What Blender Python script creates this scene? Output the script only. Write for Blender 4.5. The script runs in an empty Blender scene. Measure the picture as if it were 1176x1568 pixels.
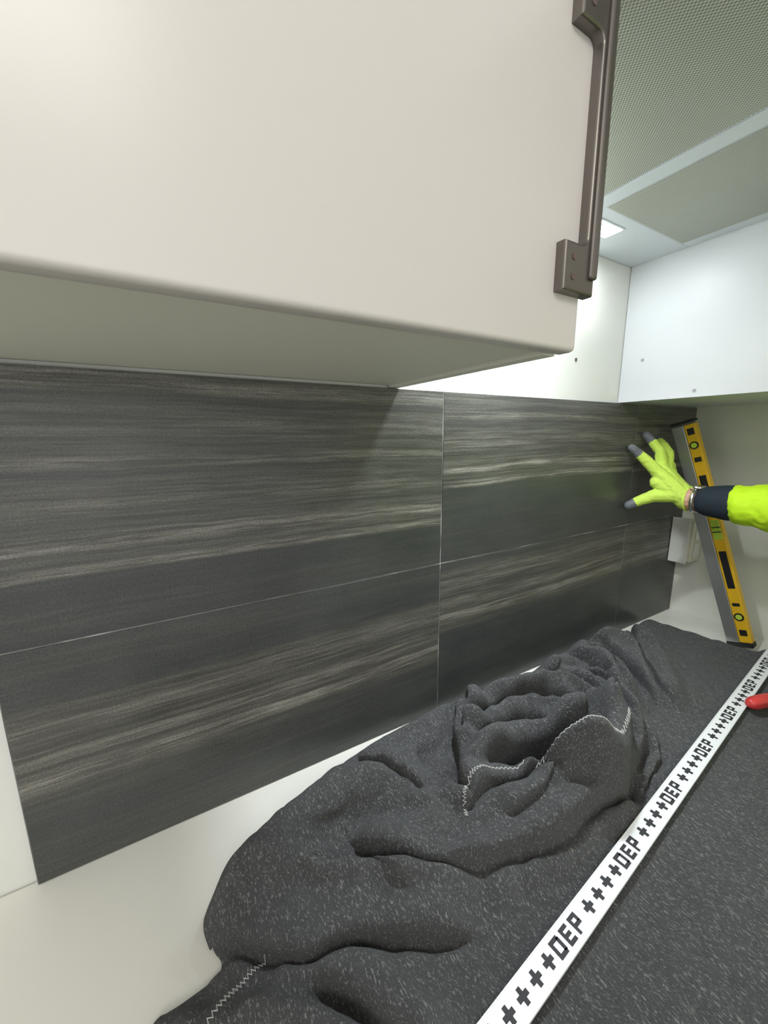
import bpy, bmesh, math, random, time
import numpy as np
from collections import Counter
from mathutils import Vector, Matrix, noise
from mathutils.bvhtree import BVHTree
random.seed(3); np.random.seed(3)
scn=bpy.context.scene
col=scn.collection
try:
    scn.view_settings.view_transform='Standard'
except Exception: pass

# ---------------------------------------------------------------- helpers
def empty(name):
    o=bpy.data.objects.new(name,None); col.objects.link(o); return o
def addobj(name,me,mats=(),parent=None,smooth=False):
    o=bpy.data.objects.new(name,me); col.objects.link(o)
    for m in mats: me.materials.append(m)
    if parent: o.parent=parent
    if smooth:
        for p in me.polygons: p.use_smooth=True
    return o
def bm_obj(name,bm,mats=(),parent=None,smooth=False):
    me=bpy.data.meshes.new(name); bm.normal_update(); bm.to_mesh(me); bm.free()
    return addobj(name,me,mats,parent,smooth)
def bm_box(bm,lo,hi,bev=0,seg=2,mat=0):
    vs=[bm.verts.new((x,y,z)) for x in (lo[0],hi[0]) for y in (lo[1],hi[1]) for z in (lo[2],hi[2])]
    idx=[(0,1,3,2),(4,6,7,5),(0,4,5,1),(2,3,7,6),(0,2,6,4),(1,5,7,3)]
    fs=[bm.faces.new([vs[i] for i in f]) for f in idx]
    for f in fs: f.material_index=mat
    if bev>0:
        es=set(e for f in fs for e in f.edges)
        r=bmesh.ops.bevel(bm,geom=list(es),offset=bev,segments=seg,profile=.5,affect='EDGES')
        for f in r['faces']: f.material_index=mat
def box(name,lo,hi,mat,parent=None,bev=0,seg=2):
    bm=bmesh.new(); bm_box(bm,lo,hi,bev,seg); return bm_obj(name,bm,[mat],parent)
def bm_cyl(bm,a,b,r1,r2=None,n=24,mat=0,cap=True):
    a=Vector(a);b=Vector(b);r2=r1 if r2 is None else r2
    d=b-a; q=d.to_track_quat('Z','Y').to_matrix().to_4x4(); q.translation=(a+b)/2
    r=bmesh.ops.create_cone(bm,cap_ends=cap,segments=n,radius1=r1,radius2=r2,depth=d.length,matrix=q)
    for v in r['verts']:
        for f in v.link_faces: f.material_index=mat

# ---------------------------------------------------------------- materials
class NT:
    def __init__(s,name):
        s.m=bpy.data.materials.new(name); s.m.use_nodes=True; s.t=s.m.node_tree
        s.b=s.t.nodes['Principled BSDF']
        s.tc=s.t.nodes.new('ShaderNodeTexCoord')
    def n(s,ty,**k):
        x=s.t.nodes.new(ty)
        for a,b in k.items(): setattr(x,a,b)
        return x
    def l(s,a,b): s.t.links.new(a,b)
    def set(s,i,v):
        if i in s.b.inputs: s.b.inputs[i].default_value=v
    def math(s,op,a,b=None,c=None,clamp=False):
        x=s.n('ShaderNodeMath',operation=op,use_clamp=clamp)
        for i,v in enumerate((a,b,c)):
            if v is None: continue
            if isinstance(v,(int,float)): x.inputs[i].default_value=v
            else: s.l(v,x.inputs[i])
        return x.outputs[0]
    def noise(s,vec,scale,detail=3,rough=.5,w=None):
        x=s.n('ShaderNodeTexNoise'); 
        if w is not None:
            x.noise_dimensions='4D'; s.l(w,x.inputs['W'])
        x.inputs['Scale'].default_value=scale;x.inputs['Detail'].default_value=detail;x.inputs['Roughness'].default_value=rough
        if vec is not None: s.l(vec,x.inputs['Vector'])
        return x.outputs[0]
    def mapping(s,scale=(1,1,1),rot=(0,0,0),vec=None):
        x=s.n('ShaderNodeMapping'); x.inputs['Scale'].default_value=scale; x.inputs['Rotation'].default_value=rot
        s.l(vec or s.tc.outputs['Object'],x.inputs['Vector']); return x.outputs[0]
    def ramp(s,fac,stops,interp='LINEAR'):
        x=s.n('ShaderNodeValToRGB'); cr=x.color_ramp; cr.interpolation=interp
        while len(cr.elements)<len(stops): cr.elements.new(.5)
        for e,(p,c) in zip(cr.elements,stops):
            e.position=p; e.color=(c,c,c,1) if isinstance(c,(int,float)) else (*c,1)
        s.l(fac,x.inputs[0]); return x.outputs[0]
    def mix(s,f,a,b):
        x=s.n('ShaderNodeMix',data_type='RGBA')
        if isinstance(f,(int,float)): x.inputs[0].default_value=f
        else: s.l(f,x.inputs[0])
        for i,v in ((6,a),(7,b)):
            if isinstance(v,tuple): x.inputs[i].default_value=(*v,1)
            else: s.l(v,x.inputs[i])
        return x.outputs[2]
    def bump(s,h,st=.2,dist=.001):
        x=s.n('ShaderNodeBump'); x.inputs['Strength'].default_value=st; x.inputs['Distance'].default_value=dist
        s.l(h,x.inputs['Height']); s.l(x.outputs[0],s.b.inputs['Normal'])

def simple(name,c,rough=.5,metal=0,coat=0,var=.06,nscale=6,bump=0,bscale=300,spec=None,emit=None):
    t=NT(name)
    nz=t.noise(t.tc.outputs['Object'],nscale,3)
    a=tuple(min(1,v*(1-var)) for v in c);b=tuple(min(1,v*(1+var)) for v in c)
    t.l(t.mix(nz,a,b),t.b.inputs['Base Color'])
    t.set('Roughness',rough);t.set('Metallic',metal);t.set('Coat Weight',coat);t.set('Coat Roughness',.15)
    if spec is not None:t.set('Specular IOR Level',spec)
    if bump>0: t.bump(t.noise(t.tc.outputs['Object'],bscale,2),bump,.0005)
    if emit:
        t.b.inputs['Emission Color'].default_value=(*emit[0],1);t.b.inputs['Emission Strength'].default_value=emit[1]
    return t.m

M_wall=simple('wall_paint',(.80,.80,.76),.6,bump=.15)
M_wallr=simple('side_panel',(.82,.82,.76),.5)
M_floor=simple('floor_vinyl',(.35,.33,.30),.5)
M_ceil=simple('ceiling_paint',(.85,.85,.84),.8)
M_counter=simple('counter_laminate',(.83,.82,.76),.38,var=.02,bump=.1,bscale=500)
M_door=simple('door_laminate',(.68,.642,.605),.30,var=.015,nscale=2)
M_carc=simple('carcase_white',(.80,.80,.70),.45,var=.02)
M_boxw=simple('cabinet_white',(.74,.77,.80),.4,var=.01)
M_hood=simple('hood_white',(.64,.69,.72),.35,var=.01)
M_handle=simple('handle_taupe_metal',(.17,.155,.14),.34,metal=.7)
M_screw=simple('screw_dark',(.13,.09,.08),.5)
M_cap=simple('screw_cap_grey',(.4,.4,.45),.5)
M_led=simple('led_emitter',(1,1,1),.5,emit=((.92,.97,1),7))
M_alu=simple('aluminium',(.55,.56,.57),.35,metal=.8)
M_yel=simple('level_yellow',(.85,.50,.02),.4)
M_blk=simple('black_plastic',(.015,.015,.017),.45)
M_vial=simple('vial_green',(.55,.75,.08),.1,coat=.8)
M_strip=simple('strip_white',(.84,.85,.87),.3,coat=.4,var=.01)
M_hole=simple('strip_hole_dark',(.03,.03,.035),.7)
M_red=simple('red_plastic',(.62,.05,.05),.35)
M_steel=simple('steel',(.6,.6,.6),.25,metal=1)
M_sock=simple('socket_white',(.82,.82,.78),.35)
M_sockc=simple('socket_cream',(.70,.68,.55),.4)
M_skin=simple('skin',(.62,.36,.26),.5)
M_watch=simple('watch_silver',(.75,.75,.76),.2,metal=1)
M_navy=simple('navy_cuff',(.012,.022,.035),.85,bump=.5,bscale=700)
M_hiv=simple('hivis_fabric',(.60,.92,.015),.75,bump=.4,bscale=600)
M_glove=simple('glove_knit',(.62,.84,.12),.8,bump=.7,bscale=900)
M_glgrey=simple('glove_grey_dip',(.14,.15,.17),.6,bump=.4,bscale=900)
M_hair=simple('hair_brown',(.06,.035,.02),.8)
M_trouser=simple('work_trousers',(.02,.025,.04),.85)
M_boot=simple('boot_leather',(.03,.02,.015),.6)
M_eye=simple('eye_dark',(.02,.02,.02),.2)
M_lip=simple('lip',(.45,.18,.15),.5)
M_stitch=simple('stitch_thread',(.52,.52,.50),.8)

def grout_mat():
    t=NT('grout')
    n=t.noise(t.mapping((7,1,7)),1,3,.7)
    t.l(t.ramp(n,[(.40,(.12,.12,.115)),(.55,(.25,.25,.24)),(.62,(.55,.55,.54))]),t.b.inputs['Base Color']);t.set('Roughness',.85)
    return t.m
M_grout=grout_mat()

def tile_mat():
    t=NT('stone_tile')
    sp=t.n('ShaderNodeSeparateXYZ'); t.l(t.tc.outputs['Object'],sp.inputs[0])
    X,Z=sp.outputs[0],sp.outputs[2]
    ix=t.math('FLOOR',t.math('DIVIDE',X,.6)); iz=t.math('FLOOR',t.math('DIVIDE',Z,.3))
    W=t.math('ADD',t.math('MULTIPLY',ix,3.7),t.math('MULTIPLY',iz,9.13))
    slow=t.noise(t.mapping((1.2,1,1.5)),1,1.5,w=W)
    fastw=t.noise(t.mapping((12,1,26)),1,4,.6)
    warp=t.math('ADD',t.math('MULTIPLY',t.math('SUBTRACT',slow,.5),.12),t.math('MULTIPLY',t.math('SUBTRACT',fastw,.5),.022))
    zt=t.math('ADD',t.math('SUBTRACT',t.math('DIVIDE',Z,.3),iz),warp)
    isup=t.math('GREATER_THAN',iz,.5); col1=t.math('MINIMUM',t.math('MAXIMUM',ix,0),1)
    zs=t.math('SUBTRACT',zt,t.math('MULTIPLY',col1,t.math('ADD',t.math('MULTIPLY',isup,.02),.20)))
    up=t.ramp(zs,[(0,.0),(.235,.0),(.25,.9),(.268,.9),(.285,.08),(.325,.35),(.34,1),(.36,.9),(.375,.4),(.43,.08),(.5,.40),(.62,.06),(.655,.7),(.68,.12),(.80,.30),(.9,.05),(.93,.8),(1,.10)])
    lo=t.ramp(zs,[(0,.0),(.33,.0),(.40,.15),(.44,.9),(.465,1),(.48,.15),(.55,.5),(.6,.08),(.68,.4),(.78,.04),(.85,.0),(1,.0)])
    band=t.mix(isup,lo,up)
    cv=t.n('ShaderNodeCombineXYZ'); t.l(t.math('MULTIPLY',X,1.2),cv.inputs[0]); t.l(t.math('MULTIPLY',zt,5),cv.inputs[2])
    A=t.noise(cv.outputs[0],1.4,5,.65,w=W)
    cv2=t.n('ShaderNodeCombineXYZ'); t.l(t.math('MULTIPLY',X,4.0),cv2.inputs[0]); t.l(t.math('MULTIPLY',zt,44),cv2.inputs[2])
    B=t.noise(cv2.outputs[0],1.1,8,.76,w=W)
    lines=t.ramp(B,[(.43,0),(.60,1)])
    br=t.noise(t.mapping((8,1,34)),1,5,.7)
    brk=t.ramp(br,[(.34,.25),(.60,1)])
    soft=t.ramp(A,[(.38,0),(.64,1)])
    veined=t.math('MAXIMUM',t.math('MULTIPLY',soft,.55),t.ramp(band,[(0,0),(.12,.75),(.4,1)]))
    m1=t.math('MULTIPLY',t.math('MULTIPLY',band,t.math('ADD',t.math('MULTIPLY',lines,.95),.10)),brk)
    m2=t.math('MULTIPLY',t.math('MULTIPLY',veined,lines),.16)
    f=t.math('ADD',m1,m2,clamp=True)
    cloud=t.noise(t.mapping((6,1,9)),1,5,.7)
    base=t.mix(veined,(.044,.048,.050),(.064,.062,.054))
    base=t.mix(t.ramp(cloud,[(.40,0),(.78,.5)]),base,(.090,.094,.091))
    c=t.mix(f,base,(.33,.318,.28))
    gr=t.noise(t.tc.outputs['Object'],420,2,.7)
    c2=t.n('ShaderNodeMix',data_type='RGBA',blend_type='OVERLAY'); c2.inputs[0].default_value=.5
    t.l(c,c2.inputs[6]); t.l(t.ramp(gr,[(.3,.2),(.7,.8)]),c2.inputs[7])
    t.l(c2.outputs[2],t.b.inputs['Base Color'])
    t.l(t.ramp(cloud,[(.3,.28),(.7,.42)]),t.b.inputs['Roughness'])
    t.bump(t.math('ADD',t.math('MULTIPLY',B,.4),t.math('MULTIPLY',gr,.6)),.12,.0008)
    return t.m
M_tile=tile_mat()

def felt_mat():
    t=NT('grey_felt')
    def fleck(rot,sc,th):
        v=t.mapping((sc,sc*.38,sc*.6),rot)
        return t.ramp(t.noise(v,1,2,.6),[(th,0),(th+.08,1)])
    f1=fleck((0,0,.5),480,.60);f2=fleck((.3,.4,-1.1),440,.60);f3=fleck((.5,0,1.9),560,.60)
    f=t.math('ADD',t.math('ADD',f1,f2),f3,clamp=True)
    big=t.noise(t.tc.outputs['Object'],70,4,.65)
    base=t.mix(big,(.024,.025,.027),(.074,.076,.079))
    fine=t.noise(t.tc.outputs['Object'],800,2,.6)
    base=t.mix(t.math('MULTIPLY',fine,.5),base,(.11,.112,.115))
    c=t.mix(t.math('MULTIPLY',f,.66),base,(.31,.31,.305))
    t.l(c,t.b.inputs['Base Color']); t.set('Roughness',.95); t.set('Specular IOR Level',.15)
    t.set('Sheen Weight',.15); t.set('Sheen Roughness',.5)
    h=t.math('ADD',t.math('ADD',big,fine),t.math('MULTIPLY',f,.4))
    t.bump(h,1.0,.003)
    return t.m
M_felt=felt_mat()

def mesh_mat():
    t=NT('filter_mesh')
    sp=t.n('ShaderNodeSeparateXYZ'); t.l(t.tc.outputs['Object'],sp.inputs[0])
    k=2*math.pi/.0042
    s=t.math('MULTIPLY',t.math('SINE',t.math('MULTIPLY',sp.outputs[0],k)),t.math('SINE',t.math('MULTIPLY',sp.outputs[1],k)))
    f=t.ramp(t.math('ADD',t.math('MULTIPLY',s,.5),.5),[(.42,0),(.60,1)])
    t.l(t.mix(f,(.54,.55,.48),(.20,.21,.175)),t.b.inputs['Base Color'])
    t.set('Metallic',.25);t.set('Roughness',.45)
    t.bump(f,-.5,.001)
    return t.m
M_mesh=mesh_mat()

# ---------------------------------------------------------------- moving blanket (simulated cloth, then layered folds)
def polydist(px,py,poly,closed=False):
    P=np.array(poly);n=len(P);d=np.full(px.shape,1e9)
    for i in range(n if closed else n-1):
        a=P[i];b=P[(i+1)%n];ab=b-a
        t=np.clip(((px-a[0])*ab[0]+(py-a[1])*ab[1])/(ab@ab+1e-12),0,1)
        d=np.minimum(d,np.hypot(px-a[0]-t*ab[0],py-a[1]-t*ab[1]))
    return d
def nearest(x,y,poly):
    P=np.array(poly);best=(1e9,x,y)
    for i in range(len(P)):
        a=P[i];b=P[(i+1)%len(P)];ab=b-a
        t=min(1,max(0,((x-a[0])*ab[0]+(y-a[1])*ab[1])/(ab@ab+1e-12)));q=a+t*ab
        d=math.hypot(x-q[0],y-q[1])
        if d<best[0]:best=(d,q[0],q[1])
    return best
def inside(px,py,poly):
    P=np.array(poly);n=len(P);c=np.zeros(px.shape,bool);j=n-1
    for i in range(n):
        xi,yi=P[i];xj,yj=P[j]
        c^=((yi>py)!=(yj>py))&(px<(xj-xi)*(py-yi)/(yj-yi+1e-12)+xi);j=i
    return c
def catmull(poly,k=6):
    P=[np.array(p) for p in poly];P=[2*P[0]-P[1]]+P+[2*P[-1]-P[-2]];o=[]
    for i in range(1,len(P)-2):
        for s in range(k):
            t=s/k;a,b,c,d=P[i-1],P[i],P[i+1],P[i+2]
            o.append(.5*((2*b)+(-a+c)*t+(2*a-5*b+4*c-d)*t*t+(-a+3*b-3*c+d)*t**3))
    o.append(P[-2]);return [tuple(v) for v in o]
OUT=[(.02,-.592),(.05,-.30),(.114,-.208),(.137,-.203),(.178,-.195),(.170,-.172),(.165,-.147),(.185,-.121),(.241,-.090),(.316,-.054),(.393,-.030),(.483,-.022),(.61,-.014),(.70,-.016),(.79,-.014),(.92,-.018),(1.0,-.018),(1.10,-.022),(1.19,-.036),(1.22,-.038),(1.27,-.018),(1.335,-.014),(1.345,-.06),(1.355,-.12),(1.365,-.18),(1.375,-.235),(1.47,-.26),(1.488,-.40),(1.488,-.592)]
OUT=catmull(OUT,4)
step=.0082
gx=np.arange(.012,1.492,step);gy=np.arange(-.596,-.006,step)
PX,PY=np.meshgrid(gx,gy)
ins=inside(PX,PY,OUT);dd=np.where(ins,polydist(PX,PY,OUT,True),0)
ins&=dd>step*.45
def noisef(sc,seed):
    o=np.empty(PX.shape)
    for j in range(PX.shape[0]):
        for i in range(PX.shape[1]): o[j,i]=noise.noise(Vector((PX[j,i]*sc,PY[j,i]*sc,seed)))
    return o
n1=noisef(9,1.5);n2=noisef(9,8.5);n3=noisef(5,3.3)
DX=PX+.016*n1;DY=PY+.016*n2
def ridge(pts,h,w,p=2):
    return h*np.exp(-(polydist(DX,DY,catmull(pts))/w)**p)
H=np.full(PX.shape,.010)
H+=ridge([(.20,-.142),(.27,-.170),(.35,-.228),(.44,-.285),(.56,-.315),(.68,-.325)],.050,.029)
H+=ridge([(.27,-.115),(.36,-.085),(.42,-.12),(.45,-.17),(.49,-.225),(.56,-.262),(.63,-.272)],.065,.040)
H+=ridge([(.47,-.06),(.56,-.05)],.030,.04)
bump=np.exp(-(((PX-.73)/.20)**2+((PY+.15)/.105)**2)**2)
bump2=np.exp(-(((PX-1.0)/.14)**2+((PY+.09)/.07)**2)**2)
H+=.030*bump+.018*bump2
rd=[
 ([(.545,-.135),(.575,-.095),(.64,-.070),(.72,-.068),(.80,-.09),(.845,-.14),(.82,-.19)],.06,.0145),
 ([(.53,-.172),(.60,-.158),(.67,-.172),(.72,-.21),(.735,-.25)],.050,.0135),
 ([(.585,-.222),(.60,-.258),(.66,-.282),(.735,-.262),(.785,-.222),(.80,-.18)],.060,.0145),
 ([(.62,-.115),(.70,-.110),(.765,-.145),(.755,-.19),(.70,-.20)],.050,.0135),
 ([(.84,-.055),(.91,-.048),(.965,-.08),(.94,-.14),(.87,-.20),(.82,-.25)],.06,.0145),
 ([(.97,-.04),(1.06,-.05),(1.10,-.09),(1.04,-.15),(.93,-.21)],.05,.014),
 ([(1.14,-.045),(1.17,-.09),(1.12,-.16),(1.0,-.23)],.034,.014),
 ([(.14,-.24),(.22,-.27),(.27,-.33)],.036,.018),
 ([(.24,-.245),(.30,-.285),(.33,-.36)],.034,.016)]
for p_,h,w in rd: H+=ridge(p_,h,w)*(.8+.6*n3)
edge=np.clip(dd/.03,0,1);H=H*np.sqrt(np.clip(1-(1-edge)**2,0,1))
H=np.maximum(H,.004)
rng=np.random.RandomState(4)
idx=-np.ones(PX.shape,int);V=[];faces=[]
for q,(j,i) in enumerate(zip(*np.where(ins))):
    idx[j,i]=q
    V.append([PX[j,i],PY[j,i],H[j,i]+.003*rng.rand()])
ny,nx=PX.shape
for j in range(ny-1):
    for i in range(nx-1):
        a=(idx[j,i],idx[j,i+1],idx[j+1,i+1],idx[j+1,i])
        if min(a)>=0:faces.append(a)
ec=Counter()
for f in faces:
    for a,b in zip(f,f[1:]+f[:1]): ec[(min(a,b),max(a,b))]+=1
bnd=set()
for (a,b),c in ec.items():
    if c==1: bnd.add(a);bnd.add(b)
for v in bnd:
    d_,x,y=nearest(V[v][0],V[v][1],OUT);V[v]=[x,y,.003]
used=set(i for f in faces for i in f)
remap={o:n for n,o in enumerate(sorted(used))}
V=[V[o] for o in sorted(used)];faces=[tuple(remap[i] for i in f) for f in faces];bnd=set(remap[b] for b in bnd if b in remap)
me=bpy.data.meshes.new('b');me.from_pydata(V,[],faces);me.update()
ob=bpy.data.objects.new('cloth_tmp',me);col.objects.link(ob)
vg=ob.vertex_groups.new(name='pin')
vg.add([i for i,v in enumerate(V) if i in bnd or v[1]<-.42],1,'REPLACE')
cl=ob.modifiers.new('cloth','CLOTH');s=cl.settings
s.quality=6;s.mass=.15
s.tension_stiffness=25;s.compression_stiffness=25;s.shear_stiffness=10;s.bending_stiffness=.35
s.tension_damping=8;s.compression_damping=8;s.shear_damping=8;s.bending_damping=.8
s.air_damping=2;s.vertex_group_mass='pin'
s.effector_weights.gravity=.85
cc=cl.collision_settings;cc.use_collision=True;cc.distance_min=.0015;cc.use_self_collision=True;cc.self_distance_min=.004;cc.collision_quality=3;cc.self_friction=8
def colbox(lo,hi):
    bm=bmesh.new();bm_box(bm,lo,hi);bmesh.ops.recalc_face_normals(bm,faces=bm.faces)
    m=bpy.data.meshes.new('c');bm.to_mesh(m);bm.free();o=bpy.data.objects.new('c',m);col.objects.link(o)
    o.modifiers.new('col','COLLISION');o.collision.thickness_outer=.002;o.collision.cloth_friction=8;return o
cs=[colbox((-.3,-.9,-.1),(1.9,.3,0)),colbox((-.3,-.001,0),(1.9,.3,.5))]
NF=24
cl.point_cache.frame_start=1;cl.point_cache.frame_end=NF
scn.frame_start=1;scn.frame_end=NF
for f in range(1,NF+1): scn.frame_set(f)
dg=bpy.context.evaluated_depsgraph_get()
nm=bpy.data.meshes.new_from_object(ob.evaluated_get(dg))
scn.frame_set(1)
bpy.data.objects.remove(ob)
for c_ in cs: bpy.data.objects.remove(c_)
nm.materials.clear()
tmp=bpy.data.objects.new('tmp',nm);col.objects.link(tmp)
ss=tmp.modifiers.new('s','SUBSURF');ss.levels=2
dg=bpy.context.evaluated_depsgraph_get();dg.update()
fm=bpy.data.meshes.new_from_object(tmp.evaluated_get(dg));bpy.data.objects.remove(tmp)
C=np.empty(len(fm.vertices)*3);fm.vertices.foreach_get('co',C);C=C.reshape(-1,3)
X,Y,Z=C[:,0].copy(),C[:,1].copy(),C[:,2].copy()
dv=polydist(X,Y,OUT,True)
def vn(sc,seed,ax=1):
    return np.array([noise.noise(Vector((x*sc*ax,y*sc,seed))) for x,y in zip(X,Y)])
q1=vn(14,2.2);q2=vn(14,6.4);q3=vn(35,9.1);q4=vn(7,12.)
e=np.clip(dv/.022,0,1);er=np.sqrt(np.clip(1-(1-e)**2,0,1))
Z+=.0135*er*(1+.25*q4)
WX=X+.010*q1+.003*q3;WY=Y+.010*q2-.003*q3
def fold(path,h,back,r=.011,crease=.009,taper=.16,over=.009):
    P=np.array(catmull(path,6));n=len(P)
    seg=np.hypot(*(P[1:]-P[:-1]).T);cum=np.concatenate([[0],np.cumsum(seg)]);Lt=cum[-1]
    best=np.full(X.shape,1e9);sg=np.ones(X.shape);tt=np.zeros(X.shape);nxx=np.zeros(X.shape);nyy=np.zeros(X.shape)
    for i in range(n-1):
        a=P[i];ab=P[i+1]-a;l2=ab@ab
        t=np.clip(((WX-a[0])*ab[0]+(WY-a[1])*ab[1])/l2,0,1)
        dx=WX-a[0]-t*ab[0];dy=WY-a[1]-t*ab[1];d=np.hypot(dx,dy);m=d<best
        best=np.where(m,d,best);cr=ab[0]*dy-ab[1]*dx
        sg=np.where(m,np.sign(cr),sg);tt=np.where(m,(cum[i]+t*seg[i])/Lt,tt)
        nx_=-ab[1]/math.sqrt(l2);ny_=ab[0]/math.sqrt(l2)
        nxx=np.where(m,nx_,nxx);nyy=np.where(m,ny_,nyy)
    end=np.clip(np.minimum(tt,1-tt)/taper,0,1);end=end*end*(3-2*end)
    s_=best*sg
    prof=np.where(s_>0,np.sqrt(np.clip(1-(1-np.clip(s_/r,0,1))**2,0,1))*np.exp(-(np.maximum(s_-r,0)/back)**2),0)
    dz=h*end*prof*(1+.25*q1)-crease*end*np.exp(-(np.minimum(s_,0)/.010)**2)*np.where(s_<=0,1,np.exp(-(s_/.003)**2))
    sh=over*end*prof*np.exp(-(np.maximum(s_,0)/.014)**2)
    return dz,-nxx*sh,-nyy*sh
FO=[
([(.325,-.12),(.345,-.18),(.391,-.235),(.441,-.268),(.508,-.290),(.60,-.302),(.71,-.296),(.82,-.255),(.88,-.2)],.036,.06,.013,.012),
([(.150,-.150),(.19,-.190),(.236,-.228),(.287,-.245),(.335,-.268),(.42,-.31)],.025,.05,.012,.011),
([(.61,-.03),(.563,-.10),(.515,-.165),(.475,-.225)],.030,.05,.011,.012),
([(.465,-.228),(.50,-.216),(.54,-.218),(.60,-.240)],.025,.03),
([(.580,-.215),(.60,-.268),(.66,-.296),(.735,-.278),(.79,-.24),(.82,-.18)],.035,.028,.011,.012),
([(.535,-.185),(.60,-.172),(.66,-.185),(.71,-.215),(.75,-.205),(.78,-.16)],.032,.022,.010,.014),
([(.57,-.145),(.63,-.128),(.69,-.135),(.73,-.16),(.77,-.15)],.030,.020,.010,.014),
([(.58,-.10),(.66,-.085),(.74,-.09),(.80,-.12),(.82,-.17)],.030,.022,.010,.014),
([(.82,-.060),(.87,-.095),(.885,-.15),(.86,-.20),(.80,-.25)],.034,.027,.011,.014),
([(.93,-.04),(.955,-.09),(.93,-.15),(.87,-.215)],.032,.027,.011,.014),
([(1.02,-.03),(1.04,-.09),(1.0,-.16),(.93,-.23)],.026,.035,.011,.011),
([(1.235,-.02),(1.13,-.09),(1.02,-.18),(.96,-.25)],.023,.06,.011,.010),
([(.15,-.30),(.21,-.315),(.25,-.36),(.27,-.44)],.016,.04),
([(.24,-.25),(.29,-.30),(.33,-.37),(.42,-.41)],.016,.04),
([(.62,-.215),(.65,-.24),(.70,-.245),(.74,-.225)],.026,.02,.009,.011),
([(.40,-.06),(.43,-.11),(.45,-.17)],.013,.03),
([(.655,-.155),(.70,-.175),(.73,-.195)],.019,.016,.008,.009),
([(.74,-.055),(.79,-.07),(.82,-.10)],.021,.02,.009,.009),
([(.90,-.10),(.91,-.15),(.86,-.19)],.020,.018,.009,.009),
([(.50,-.16),(.47,-.12),(.49,-.08)],.012,.03,.010,.006),
([(.50,-.255),(.56,-.262),(.60,-.255)],.012,.02,.009,.006),
([(.62,-.05),(.60,-.08),(.56,-.13)],.015,.02,.009,.008),
([(1.00,-.06),(.99,-.11),(.95,-.15)],.018,.018,.009,.009),
([(.28,-.16),(.33,-.20),(.37,-.255)],.008,.03,.010,.004),
([(.72,-.31),(.80,-.29),(.90,-.235)],.010,.03,.010,.005),
]
DZ=np.zeros(X.shape);SX=np.zeros(X.shape);SY=np.zeros(X.shape)
for f in FO:
    a,b,c=fold(*f);DZ+=a;SX+=b;SY+=c
inner=np.clip(dv/.015,0,1)
Z+=DZ*inner;X2=X+SX*inner;Y2=Y+SY*inner
cr=np.clip(np.exp(-(((X-.75)/.26)**2+((Y+.14)/.13)**2)**2),0,1)
Z+=(.0012+.004*cr)*q3*er
sd=np.abs((Y2+.3605)-(X2-.494)*.1015);w_=np.exp(-(sd/.022)**4)
tgt=np.clip(Z,.0240,.0280)
Z=np.where(dv>.01,Z*(1-w_)+tgt*w_,Z);Z=np.maximum(Z,.0012)
C[:,0]=X2;C[:,1]=np.minimum(Y2,-.004);C[:,2]=Z
fm.vertices.foreach_set('co',C.ravel());fm.update()
blanket=addobj('moving_blanket',fm,[M_felt],None,True)
sm=blanket.modifiers.new('soft','SMOOTH');sm.factor=.5;sm.iterations=2
dg=bpy.context.evaluated_depsgraph_get();dg.update()
bvh=BVHTree.FromObject(blanket,dg)
def hz(x,y):
    h=bvh.ray_cast(Vector((x,y,1)),Vector((0,0,-1)))
    return h[0].z if h[0] else .002
def stitches(name,lines):
    cu=bpy.data.curves.new(name,'CURVE');cu.dimensions='3D';cu.bevel_depth=.00075;cu.bevel_resolution=1
    for L in lines:
        P=catmull(L,14);pts=[];s=1;fine=[]
        for a,b in zip(P[:-1],P[1:]):
            n=max(1,int(math.hypot(b[0]-a[0],b[1]-a[1])/.0020))
            for t in range(n):fine.append((a[0]+(b[0]-a[0])*t/n,a[1]+(b[1]-a[1])*t/n,b[0]-a[0],b[1]-a[1]))
        for (x,y,dx,dy) in fine:
            l=math.hypot(dx,dy)+1e-9;s=-s;o=.0020*s
            X_=x-dy/l*o;Y_=y+dx/l*o;pts.append((X_,Y_,hz(X_,Y_)+.0003))
        spn=cu.splines.new('POLY');spn.points.add(len(pts)-1)
        for p_,q in zip(spn.points,pts):p_.co=(*q,1)
    o=bpy.data.objects.new(name,cu);col.objects.link(o);cu.materials.append(M_stitch);o.parent=blanket
stitches('hem_stitching',[[(.470,-.226),(.478,-.212),(.50,-.206),(.54,-.206),(.585,-.222)],[(.585,-.238),(.604,-.268),(.66,-.293),(.735,-.276),(.785,-.240)],[(.218,-.214),(.193,-.228),(.168,-.245),(.14,-.27)]])

# ---------------------------------------------------------------- room
box('wall_back',(-1.6,.010,-.9),(1.6,.12,1.6),M_wall)
box('wall_right',(1.498,-3.0,-.9),(1.62,.01,1.6),M_wallr)
box('wall_left',(-1.72,-3.0,-.9),(-1.6,.12,1.6),M_wall)
box('floor',(-1.72,-3.2,-1.0),(1.62,.12,-.9),M_floor)
box('ceiling',(-1.72,-3.2,1.6),(1.62,.12,1.7),M_ceil)

sp=empty('tile_backsplash')
bm=bmesh.new(); g=.0010
xs=[0,.6,1.2,1.4975]
for r in range(2):
    for c in range(3):
        bm_box(bm,(xs[c]+g,0,r*.3+g),(xs[c+1]-g,.008,(r+1)*.3-g),.0004,1)
bm_obj('tiles',bm,[M_tile],sp)
box('grout',(0.0,.0010,0.0005),(1.4975,.0098,.5990),M_grout,sp)

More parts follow.
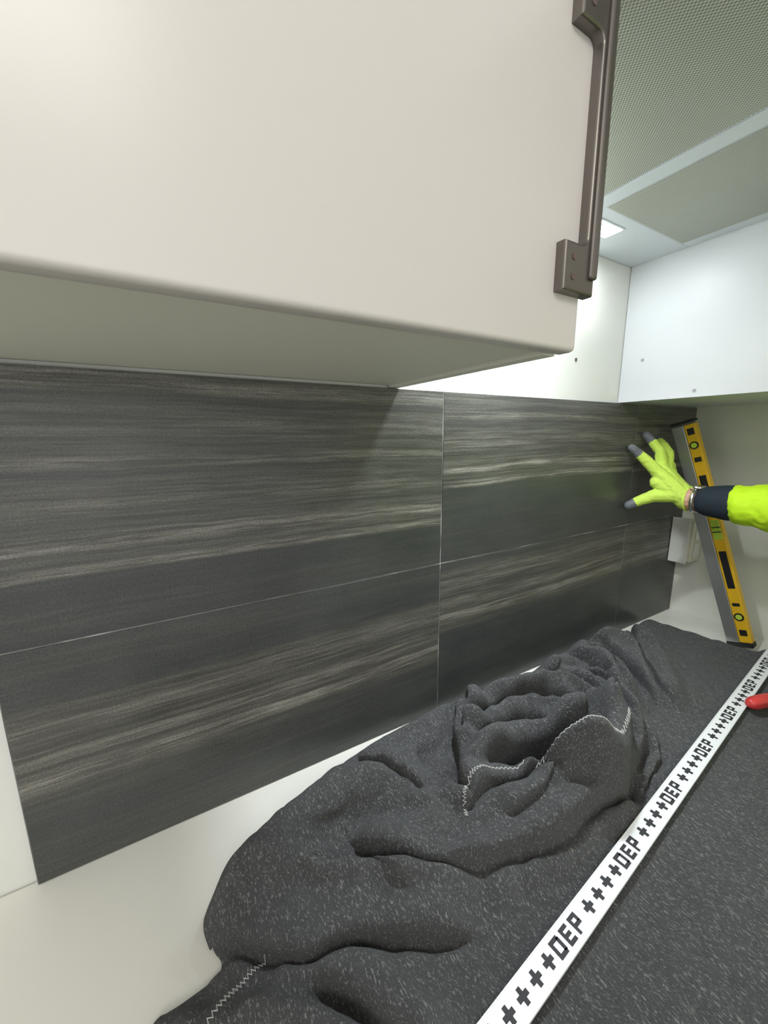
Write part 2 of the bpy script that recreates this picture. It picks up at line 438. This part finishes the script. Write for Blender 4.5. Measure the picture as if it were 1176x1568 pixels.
ct=empty('kitchen_counter')
box('countertop',(-1.0,-.60,-.04),(1.497,.009,0),M_counter,ct,.004,3)
bm=bmesh.new(); bm_box(bm,(-1.0,-.56,-.8),(1.497,.0,-.041)); bm_obj('carcase',bm,[M_carc],ct)
bm=bmesh.new()
for i in range(5):
    a=-1.0+i*.4994; bm_box(bm,(a+.002,-.58,-.795),(a+.4974,-.561,-.046),.002)
bm_obj('base_doors',bm,[M_door],ct)
box('plinth',(-1.0,-.50,-.9),(1.497,-.48,-.8),M_carc,ct)

uc=empty('upper_cabinet')
bm=bmesh.new()
bm_box(bm,(-.975,-.276,.604),(.495,.009,1.55),.001)
bm_box(bm,(.4955,-.276,.600),(.5125,.009,1.55),.0012)
bm_box(bm,(-.993,-.276,.600),(-.976,.009,1.55),.0012)
bm_obj('carcase',bm,[M_carc],uc)
bm=bmesh.new()
bm_box(bm,(-.088,-.297,.600),(.5135,-.2785,1.55),.0045,5)
bm_box(bm,(-.692,-.297,.600),(-.092,-.2785,1.55),.0045,5)
bm_box(bm,(-.993,-.297,.600),(-.696,-.2785,1.55),.0045,5)
bm_obj('doors',bm,[M_door],uc,True)
def handle():
    x0,x1,xi=.4765,.5170,.5045
    zb,zt=.6445,.8680; ph=.0375
    pts=[(x0,zb),(x1,zb),(x1,zt),(x0,zt),(x0,zt-ph)]
    r=.007
    def arc(cx,cz,a0,a1):
        return [(cx+r*math.cos(math.radians(a0+(a1-a0)*i/6)),cz+r*math.sin(math.radians(a0+(a1-a0)*i/6))) for i in range(7)]
    pts+=arc(xi-r,zt-ph-r,90,0)
    pts+=arc(xi-r,zb+ph+r,0,-90)
    pts+=[(x0,zb+ph)]
    bm=bmesh.new()
    vs=[bm.verts.new((x,-.2968,z)) for x,z in pts]
    f=bm.faces.new(vs)
    r_=bmesh.ops.extrude_face_region(bm,geom=[f])
    for v in r_['geom']:
        if isinstance(v,bmesh.types.BMVert): v.co.y=-.3065
    bmesh.ops.recalc_face_normals(bm,faces=bm.faces)
    es=[e for e in bm.edges if abs(e.verts[0].co.y+.3065)<1e-5 and abs(e.verts[1].co.y+.3065)<1e-5]
    bmesh.ops.bevel(bm,geom=es,offset=.0022,segments=3,profile=.5,affect='EDGES')
    bm_box(bm,(.5075,-.3100,zb+.012),(.5165,-.3055,zt-.012),.002,2)
    bm_obj('handle',bm,[M_handle],uc)
    bm=bmesh.new()
    for z in (zb+.011,zb+.026,zt-.011,zt-.026):
        bm_cyl(bm,(.488,-.3063,z),(.488,-.3072,z),.0026,n=16)
    bm_obj('handle_screws',bm,[M_screw],uc)
handle()

rc=empty('wall_cabinet')
bm=bmesh.new()
bm_box(bm,(1.122,-.50,.600),(1.138,.009,1.55),.0008)
bm_box(bm,(1.1385,-.48,.602),(1.497,.009,1.55),.0008)
bm_box(bm,(1.1385,-.50,.600),(1.497,-.481,1.55),.002)
bm_obj('carcase',bm,[M_boxw],rc)
bm=bmesh.new()
for y,z in ((-.036,.688),(-.142,.613)):
    bm_cyl(bm,(1.1222,y,z),(1.1208,y,z),.0032,n=16)
bm_obj('screw_caps',bm,[M_cap],rc)

hd=empty('range_hood')
zh=.888
bm=bmesh.new()
bm_box(bm,(.515,-.10,zh),(1.121,.009,zh+.02),.001)
bm_box(bm,(.515,-.50,zh),(1.121,-.46,zh+.02),.001)
bm_box(bm,(.515,-.46,zh),(.53,-.10,zh+.02),.001)
bm_box(bm,(1.090,-.46,zh),(1.121,-.10,zh+.02),.001)
bm_box(bm,(.515,-.50,zh+.02),(1.121,.009,1.2),.001)
bm_obj('hood_body',bm,[M_hood],hd)
bm=bmesh.new()
def filt(x0,x1):
    y0,y1=-.459,-.101;w=.004
    bm_box(bm,(x0,y0,zh-.003),(x1,y1,zh+.004),.0012,2,mat=1)
    bm_box(bm,(x0+w,y0+w,zh-.0036),(x1-w,y1-w,zh),0,1,mat=0)
filt(.531,.806); filt(.838,1.088)
bm_box(bm,(.8068,-.459,zh-.004),(.8372,-.101,zh+.004),.001,2,mat=2)
bm_obj('filters',bm,[M_mesh,M_alu,M_hood],hd)
bm=bmesh.new()
for x in (.905,.66): 
    bm_box(bm,(x-.036,-.078,zh-.0015),(x+.036,-.038,zh+.001),.0006,1,mat=1)
    bm_box(bm,(x-.032,-.074,zh-.0022),(x+.032,-.042,zh-.0012),0,1,mat=0)
bm_obj('led_lamp',bm,[M_led,M_hood],hd)
bm=bmesh.new(); bm_cyl(bm,(.955,.0098,.682),(.955,.0088,.682),.0035,n=14); bm_obj('plug',bm,[M_screw],empty('wall_plug'))

# ---------------------------------------------------------------- perforated straightedge
st=empty('perforated_straightedge')
ang=math.atan(.1015)
cx,cy,cz=.494,-.3605,.0312
Ms=Matrix.Translation((cx,cy,cz))@Matrix.Rotation(ang,4,'Z')
bm=bmesh.new(); bm_box(bm,(-.22,-.0132,-.0015),(.955,.0132,.0015),.0007,2)
bm_box(bm,(-.22,.0117,.0012),(.955,.0132,.0022),.0003,1); bm_box(bm,(-.22,-.0132,.0012),(.955,-.0117,.0022),.0003,1)
bm.transform(Ms); bm_obj('strip',bm,[M_strip],st)
bm=bmesh.new()
def lb(x0,x1,y0,y1): bm_box(bm,(x0,y0,.00155),(x1,y1,.0019))
def plus(x): lb(x-.0065,x+.0065,-.0022,.0022);lb(x-.0022,x+.0022,-.0065,-.0023);lb(x-.0022,x+.0022,.0023,.0065)
def lD(x):
    w=.0066;h=.0078;t=.0036
    lb(x-w,x-w+t,-h,h);lb(x+w-t,x+w,-h+.002,h-.002);lb(x-w+t,x+w-.001,h-t,h);lb(x-w+t,x+w-.001,-h,-h+t)
def lE(x):
    w=.0056;h=.0078;t=.0034
    lb(x-w,x-w+t,-h,h);lb(x-w+t,x+w,h-t,h);lb(x-w+t,x+w-.001,-t/2,t/2);lb(x-w+t,x+w,-h,-h+t)
def lP(x):
    w=.006;h=.0078;t=.0034
    lb(x-w,x-w+t,-h,h);lb(x-w+t,x+w,h-t,h);lb(x+w-t,x+w,0,h-t);lb(x-w+t,x+w,-t/2-.0008,t/2-.0008)
per=.1355;c0=-.010
for kx in range(-2,8):
    b=c0+kx*per
    for f_,o_ in ((lD,-.0175),(lE,-.001),(lP,.0155),(plus,.040),(plus,.060),(plus,.080),(plus,.100)):
        x=b+o_
        if -.215<x-.01 and x+.01<.95: f_(x)
bm.transform(Ms); bm_obj('perforations',bm,[M_hole],st)

sd_=empty('screwdriver')
bm=bmesh.new()
prof=[(0,.004),(.003,.0085),(.012,.0112),(.03,.0120),(.055,.0112),(.075,.0085),(.083,.0095),(.092,.0110),(.097,.0075)]
n=24;rings=[]
for (s,r) in prof:
    rings.append([bm.verts.new((s,(r*(1-.07*(k_%4==0)))*math.cos(2*math.pi*k_/n),(r*(1-.07*(k_%4==0)))*math.sin(2*math.pi*k_/n))) for k_ in range(n)])
for a,b in zip(rings[:-1],rings[1:]):
    for k_ in range(n): bm.faces.new((a[k_],b[k_],b[(k_+1)%n],a[(k_+1)%n]))
bm.faces.new(rings[0]);bm.faces.new(rings[-1][::-1])
bmesh.ops.recalc_face_normals(bm,faces=bm.faces)
bm_cyl(bm,(.095,0,0),(.20,0,0),.003,n=12,mat=1)
Mr=Matrix.Translation((1.068,-.318,.040))@Matrix.Rotation(math.radians(-14),4,'Z')@Matrix.Rotation(math.radians(2),4,'Y')
bm.transform(Mr); bm_obj('handle_and_shaft',bm,[M_red,M_steel],sd_,True)

# ---------------------------------------------------------------- spirit level
lv=empty('spirit_level')
a=Vector((1.402,-.205,.004));b=Vector((1.348,-.034,.560))
L=(b-a).length;zax=(b-a).normalized();xax=Vector((1,0,0));xax=(xax-zax*xax.dot(zax)).normalized();yax=zax.cross(xax).normalized()
Ml=Matrix((( xax.x,yax.x,zax.x,a.x),(xax.y,yax.y,zax.y,a.y),(xax.z,yax.z,zax.z,a.z),(0,0,0,1)))
bm=bmesh.new()
T=.0115;Wd=.0255
bm_box(bm,(-T,-.001,.012),(T,Wd,L-.012),.0012,2,mat=0)
bm_box(bm,(-T*.8,-Wd,.012),(T*.8,-.0012,L-.012),.0012,2,mat=1)
bm_box(bm,(-T-.0006,-Wd-.0006,0),(T+.0006,Wd+.0006,.0125),.002,2,mat=2)
bm_box(bm,(-T-.0006,-Wd-.0006,L-.0065),(T+.0006,Wd+.0006,L),.002,2,mat=2)
def slot(z0,z1,mat=2,w=.015,th=.0012):
    y0=-.0130-w/2;y1=-.0130+w/2
    bm_box(bm,(-T*.8-th,y0,z0),(T*.8+th,y1,z1),.0009,2,mat=mat)
for z0,z1 in ((.030,.045),(.105,.113),(.150,.245),(.355,.44),(.475,.487),(.545,.562)): slot(z0,z1)
slot(.275,.325,3,.018,.002); slot(.293,.296,2,.0185,.0024);slot(.305,.308,2,.0185,.0024)
bm.transform(Ml); 
bmesh.ops.recalc_face_normals(bm,faces=bm.faces)
bm_obj('level_body',bm,[M_alu,M_yel,M_blk,M_vial],lv)
bm=bmesh.new()
for z in (.078,.518):
    bm_cyl(bm,(-T*.8-.002,-.0130,z),(T*.8+.002,-.0130,z),.0098,n=24,mat=0)
    bm_cyl(bm,(-T*.8-.0028,-.0130,z),(T*.8+.0028,-.0130,z),.0065,n=24,mat=1)
bm.transform(Ml); bm_obj('end_vials',bm,[M_blk,M_vial],lv)

# ---------------------------------------------------------------- wall socket
so=empty('power_socket')
bm=bmesh.new()
bm_box(bm,(1.442,-.055,.172),(1.4975,-.0005,.288),.003,3,mat=1)
bm_box(bm,(1.4385,-.046,.166),(1.4415,-.0015,.296),.0012,2,mat=0)
bm_box(bm,(1.455,-.0575,.185),(1.485,-.0553,.225),.001,2,mat=0)
bm_box(bm,(1.455,-.0575,.235),(1.485,-.0553,.275),.001,2,mat=0)
bm_obj('socket_box',bm,[M_sock,M_sockc],so)

# ---------------------------------------------------------------- person
def ico(bm,c,r,sub=2,sc=(1,1,1)):
    m=Matrix.Translation(c)@Matrix.Diagonal((sc[0],sc[1],sc[2],1))
    bmesh.ops.create_icosphere(bm,subdivisions=sub,radius=r,matrix=m)
def chain(bm,pts,sub=2,sc=(1,1,1),step=.3):
    for (p,r),(q,s) in zip(pts[:-1],pts[1:]):
        p=Vector(p);q=Vector(q);d=(q-p).length;n=max(2,int(d/(min(r,s)*step)))
        for i in range(n+1):
            t=i/n;ico(bm,p.lerp(q,t),r+(s-r)*t,sub,sc)
def remesh(bm,vox,smooth=6,fac=.5):
    me=bpy.data.meshes.new('tmp');bm.to_mesh(me);bm.free()
    o=bpy.data.objects.new('tmp',me);col.objects.link(o)
    m=o.modifiers.new('r','REMESH');m.mode='VOXEL';m.voxel_size=vox;m.use_smooth_shade=True
    s=o.modifiers.new('s','SMOOTH');s.factor=fac;s.iterations=smooth
    dg=bpy.context.evaluated_depsgraph_get();dg.update()
    nm=bpy.data.meshes.new_from_object(o.evaluated_get(dg))
    bpy.data.objects.remove(o);return nm
person=empty('tiler_person')
bm=bmesh.new()
wr=(1.238,-.108,.378)
F_={'i':[((1.209,-.054,.438),.0155),((1.190,-.034,.466),.0125),((1.177,-.020,.484),.0112),((1.165,-.0115,.496),.0098)],
'm':[((1.229,-.052,.446),.0150),((1.227,-.044,.487),.0122),((1.226,-.026,.509),.0110),((1.223,-.0115,.526),.0096)],
'r':[((1.252,-.053,.441),.0142),((1.268,-.046,.480),.0118),((1.277,-.028,.500),.0108),((1.283,-.0115,.513),.0096)],
'p':[((1.269,-.056,.428),.0132),((1.290,-.044,.450),.0108),((1.303,-.026,.462),.0098),((1.313,-.011,.470),.0088)],
't':[((1.222,-.088,.388),.0195),((1.203,-.054,.382),.0158),((1.189,-.030,.368),.0128),((1.178,-.0125,.355),.0110)]}
for k_,c in F_.items(): chain(bm,c,2,step=.25)
for k_ in 'imrp':
    chain(bm,[((wr[0]+{'i':-.010,'m':-.002,'r':.006,'p':.012}[k_],-.100,.386),.021),F_[k_][0]],2,step=.3)
chain(bm,[((1.216,-.074,.402),.018),((1.208,-.055,.415),.016)],2)
chain(bm,[(wr,.0265),((1.239,-.085,.398),.025),((1.238,-.060,.425),.021)],2)
chain(bm,[(wr,.0245),((1.2385,-.135,.3785),.0262)],2,(1,1,1))
gm=remesh(bm,.0020,3)
# knit creases at knuckles and across the back of the glove
for v in gm.vertices:
    v.co+=v.normal*(.0009*noise.noise(v.co*120)+.0006*noise.noise(v.co*260))
for m in (M_glove,M_glgrey,M_skin): gm.materials.append(m)
tips=[Vector(F_[k_][-1][0]) for k_ in 'imt']+[Vector(F_[k_][-1][0]) for k_ in 'rp']
tr=[.025,.024,.019,.010,.010]
for p in gm.polygons:
    c=p.center;p.use_smooth=True
    if c.y<-.114: p.material_index=2
    elif any((c-t).length<r for t,r in zip(tips,tr)) or (c.y>-.045 and p.normal.y>.55): p.material_index=1
    else: p.material_index=0
addobj('gloved_hand',gm,[],person)
def torus(bm,c,R,r,ax,sc=1,nu=40,nv=10):
    q=Vector(ax).to_track_quat('Z','Y').to_matrix().to_4x4();q.translation=c
    vs=[[bm.verts.new(q@Vector(((R+r*math.cos(v))*math.cos(u)*sc,(R+r*math.cos(v))*math.sin(u),r*1.6*math.sin(v)))) for v in [2*math.pi*j/nv for j in range(nv)]] for u in [2*math.pi*i/nu for i in range(nu)]]
    for i in range(nu):
        for j in range(nv):
            bm.faces.new((vs[i][j],vs[(i+1)%nu][j],vs[(i+1)%nu][(j+1)%nv],vs[i][(j+1)%nv]))
bm=bmesh.new();torus(bm,(1.238,-.1115,.378),.0262,.0018,(0,1,0));bm_obj('glove_hem',bm,[M_glove],person,True)
bm=bmesh.new();torus(bm,(1.2383,-.1275,.3783),.0275,.0024,(0,1,0));bm_cyl(bm,(1.238,-.1275,.403),(1.238,-.1275,.4115),.015,n=28)
bm_obj('wrist_watch',bm,[M_watch],person,True)
bm=bmesh.new()
chain(bm,[((1.2385,-.155,.379),.0345),((1.239,-.188,.380),.039)],3,step=.15)
nm=remesh(bm,.003,4);nm.materials.append(M_navy);addobj('navy_cuff',nm,[],person,True)
bm=bmesh.new()
chain(bm,[((1.239,-.214,.380),.043),((1.241,-.25,.380),.046),((1.262,-.385,.352),.052),((1.235,-.50,.42),.060),((1.215,-.655,.49),.070)],3,step=.25)
nm=remesh(bm,.0035,3)
for v in nm.vertices:
    n_=noise.noise(Vector((v.co.x*18,v.co.y*42,v.co.z*18)));v.co+=v.normal*(.005*n_+.002*noise.noise(v.co*90))
nm.materials.append(M_hiv);addobj('hivis_sleeve',nm,[],person,True)
bm=bmesh.new()
chain(bm,[((1.215,-.655,.49),.072),((1.12,-.70,.53),.075),((1.04,-.71,.54),.07)],2,step=.3)
chain(bm,[((.865,-.70,.49),.072),((.96,-.71,.53),.075),((1.04,-.71,.54),.07)],2,step=.3)
for zz,r,yy in ((.47,.115,-.72),(.38,.120,-.725),(.28,.118,-.735),(.18,.115,-.75),(.10,.115,-.76)):
    for dx in (-.085,-.03,.03,.085): ico(bm,(1.04+dx,yy,zz),r,3,(1,.88,1))
chain(bm,[((.865,-.70,.49),.068),((.825,-.72,.33),.056),((.82,-.72,.20),.052),((.83,-.69,.08),.046),((.84,-.67,-.02),.040)],2,step=.3)
nm=remesh(bm,.009,6);nm.materials.append(M_hiv);nm.materials.append(M_navy)
for p in nm.polygons:
    if p.center.z<.12 and p.center.x>.90: p.material_index=1
    if p.center.z<.06: p.material_index=1
addobj('hivis_jacket',nm,[],person,True)
bm=bmesh.new()
for s in (-1,1):
    x=1.04+s*.095
    chain(bm,[((x,-.76,.04),.105),((x,-.75,-.10),.095),((x+s*.005,-.735,-.42),.068),((x+s*.008,-.76,-.60),.062),((x+s*.01,-.78,-.82),.050)],2,step=.3)
chain(bm,[((.96,-.76,.06),.108),((1.12,-.76,.06),.108)],2)
nm=remesh(bm,.009,6);nm.materials.append(M_trouser);addobj('trousers',nm,[],person,True)
bm=bmesh.new()
for s in (-1,1):
    x=1.04+s*.105
    chain(bm,[((x,-.785,-.80),.052),((x,-.78,-.855),.045)],2);chain(bm,[((x,-.79,-.862),.038),((x+s*.01,-.66,-.868),.032)],2)
nm=remesh(bm,.006,3);nm.materials.append(M_boot)
for v in nm.vertices: v.co.z=max(v.co.z,-.8995)
addobj('boots',nm,[],person,True)
bm=bmesh.new()
chain(bm,[((1.04,-.705,.56),.056),((1.04,-.690,.63),.054)],2)
ico(bm,(1.04,-.672,.735),.088,3,(.88,1.05,1.12));ico(bm,(1.04,-.650,.685),.062,3,(.9,1,1))
ico(bm,(1.04,-.592,.668),.022,2);chain(bm,[((1.04,-.586,.735),.009),((1.04,-.570,.708),.013)],2)
for s in (-1,1):
    ico(bm,(1.04+s*.079,-.69,.718),.022,2,(.4,.8,1.3));ico(bm,(1.04+s*.012,-.578,.704),.009,2)
chain(bm,[((1.005,-.588,.757),.011),((1.075,-.588,.757),.011)],2)
nm=remesh(bm,.004,4);nm.materials.append(M_skin);addobj('head',nm,[],person,True)
bm=bmesh.new()
for s in (-1,1): ico(bm,(1.04+s*.031,-.588,.738),.0095,2)
bm_obj('eyes',bm,[M_eye],person,True)
bm=bmesh.new();chain(bm,[((1.020,-.582,.680),.005),((1.04,-.576,.681),.006),((1.06,-.582,.680),.005)],2);bm_obj('mouth',bm,[M_lip],person,True)
bm=bmesh.new();ico(bm,(1.04,-.690,.765),.092,3,(.92,1.02,1.0));ico(bm,(1.04,-.715,.72),.080,3,(.98,.9,1.1))
nm=remesh(bm,.005,3);nm.materials.append(M_hair)
addobj('hair',nm,[],person,True)
bm=bmesh.new()
chain(bm,[((.84,-.665,-.02),.036),((.842,-.66,-.07),.040)],2,(.6,1,1))
for i,(dy,l) in enumerate(((-.028,.055),(-.010,.068),(.008,.072),(.026,.066))):
    chain(bm,[((.842,-.66+dy,-.09),.0115),((.848,-.657+dy,-.09-l*.55),.010),((.858,-.652+dy,-.09-l),.0085)],2)
chain(bm,[((.845,-.63,-.04),.013),((.855,-.605,-.075),.011),((.862,-.60,-.10),.0095)],2)
nm=remesh(bm,.003,4);nm.materials.append(M_glove);addobj('gloved_hand_resting',nm,[],person,True)

# ---------------------------------------------------------------- lights
def area(name,loc,target,sx,sy,e,c=(1,1,1),spread=None):
    l=bpy.data.lights.new(name,'AREA');l.shape='RECTANGLE';l.size=sx;l.size_y=sy;l.energy=e;l.color=c
    if spread: l.spread=spread
    o=bpy.data.objects.new(name,l);col.objects.link(o);o.location=loc
    o.rotation_euler=(Vector(target)-Vector(loc)).to_track_quat('-Z','Y').to_euler();return o
area('ceiling_light',(-.1,-1.5,1.55),(.35,-.3,.3),.7,.7,15,(1,.97,.92))
area('side_fill_light',(-.95,-.95,1.52),(1.45,-.1,.25),.5,.5,8,(1,.98,.95))  # added fill lamp, brightens the right wall and other left-facing surfaces
area('front_fill_light',(-.5,-2.7,.45),(.4,0,.3),1.6,1.4,9,(1,.99,.96))  # added low frontal fill for undersides and side wall, not an actual window
area('hood_light',(.905,-.058,.882),(.905,-.10,0),.06,.03,.7,(.92,.97,1))
area('hood_light.001',(.66,-.058,.882),(.68,-.02,0),.06,.03,3.2,(.88,.95,1),2.1)
w=bpy.data.worlds.new('world');scn.world=w;w.use_nodes=True
w.node_tree.nodes['Background'].inputs[0].default_value=(.95,.97,1,1);w.node_tree.nodes['Background'].inputs[1].default_value=.82

# ---------------------------------------------------------------- camera
yw,pt,rl=.5257,.1894,-.0067
Fv=Vector((math.sin(yw)*math.cos(pt),math.cos(yw)*math.cos(pt),-math.sin(pt)))
R0=Vector((math.cos(yw),-math.sin(yw),0));U0=R0.cross(Fv)
Rv=math.cos(rl)*R0+math.sin(rl)*U0;Uv=-math.sin(rl)*R0+math.cos(rl)*U0
cam=bpy.data.cameras.new('camera');co=bpy.data.objects.new('camera',cam);col.objects.link(co)
co.matrix_world=Matrix(((Rv.x,Uv.x,-Fv.x,.172),(Rv.y,Uv.y,-Fv.y,-.5352),(Rv.z,Uv.z,-Fv.z,.5255),(0,0,0,1)))
cam.sensor_fit='HORIZONTAL';cam.sensor_width=36;cam.lens=599.42/1176*36;cam.clip_start=.01
scn.camera=co
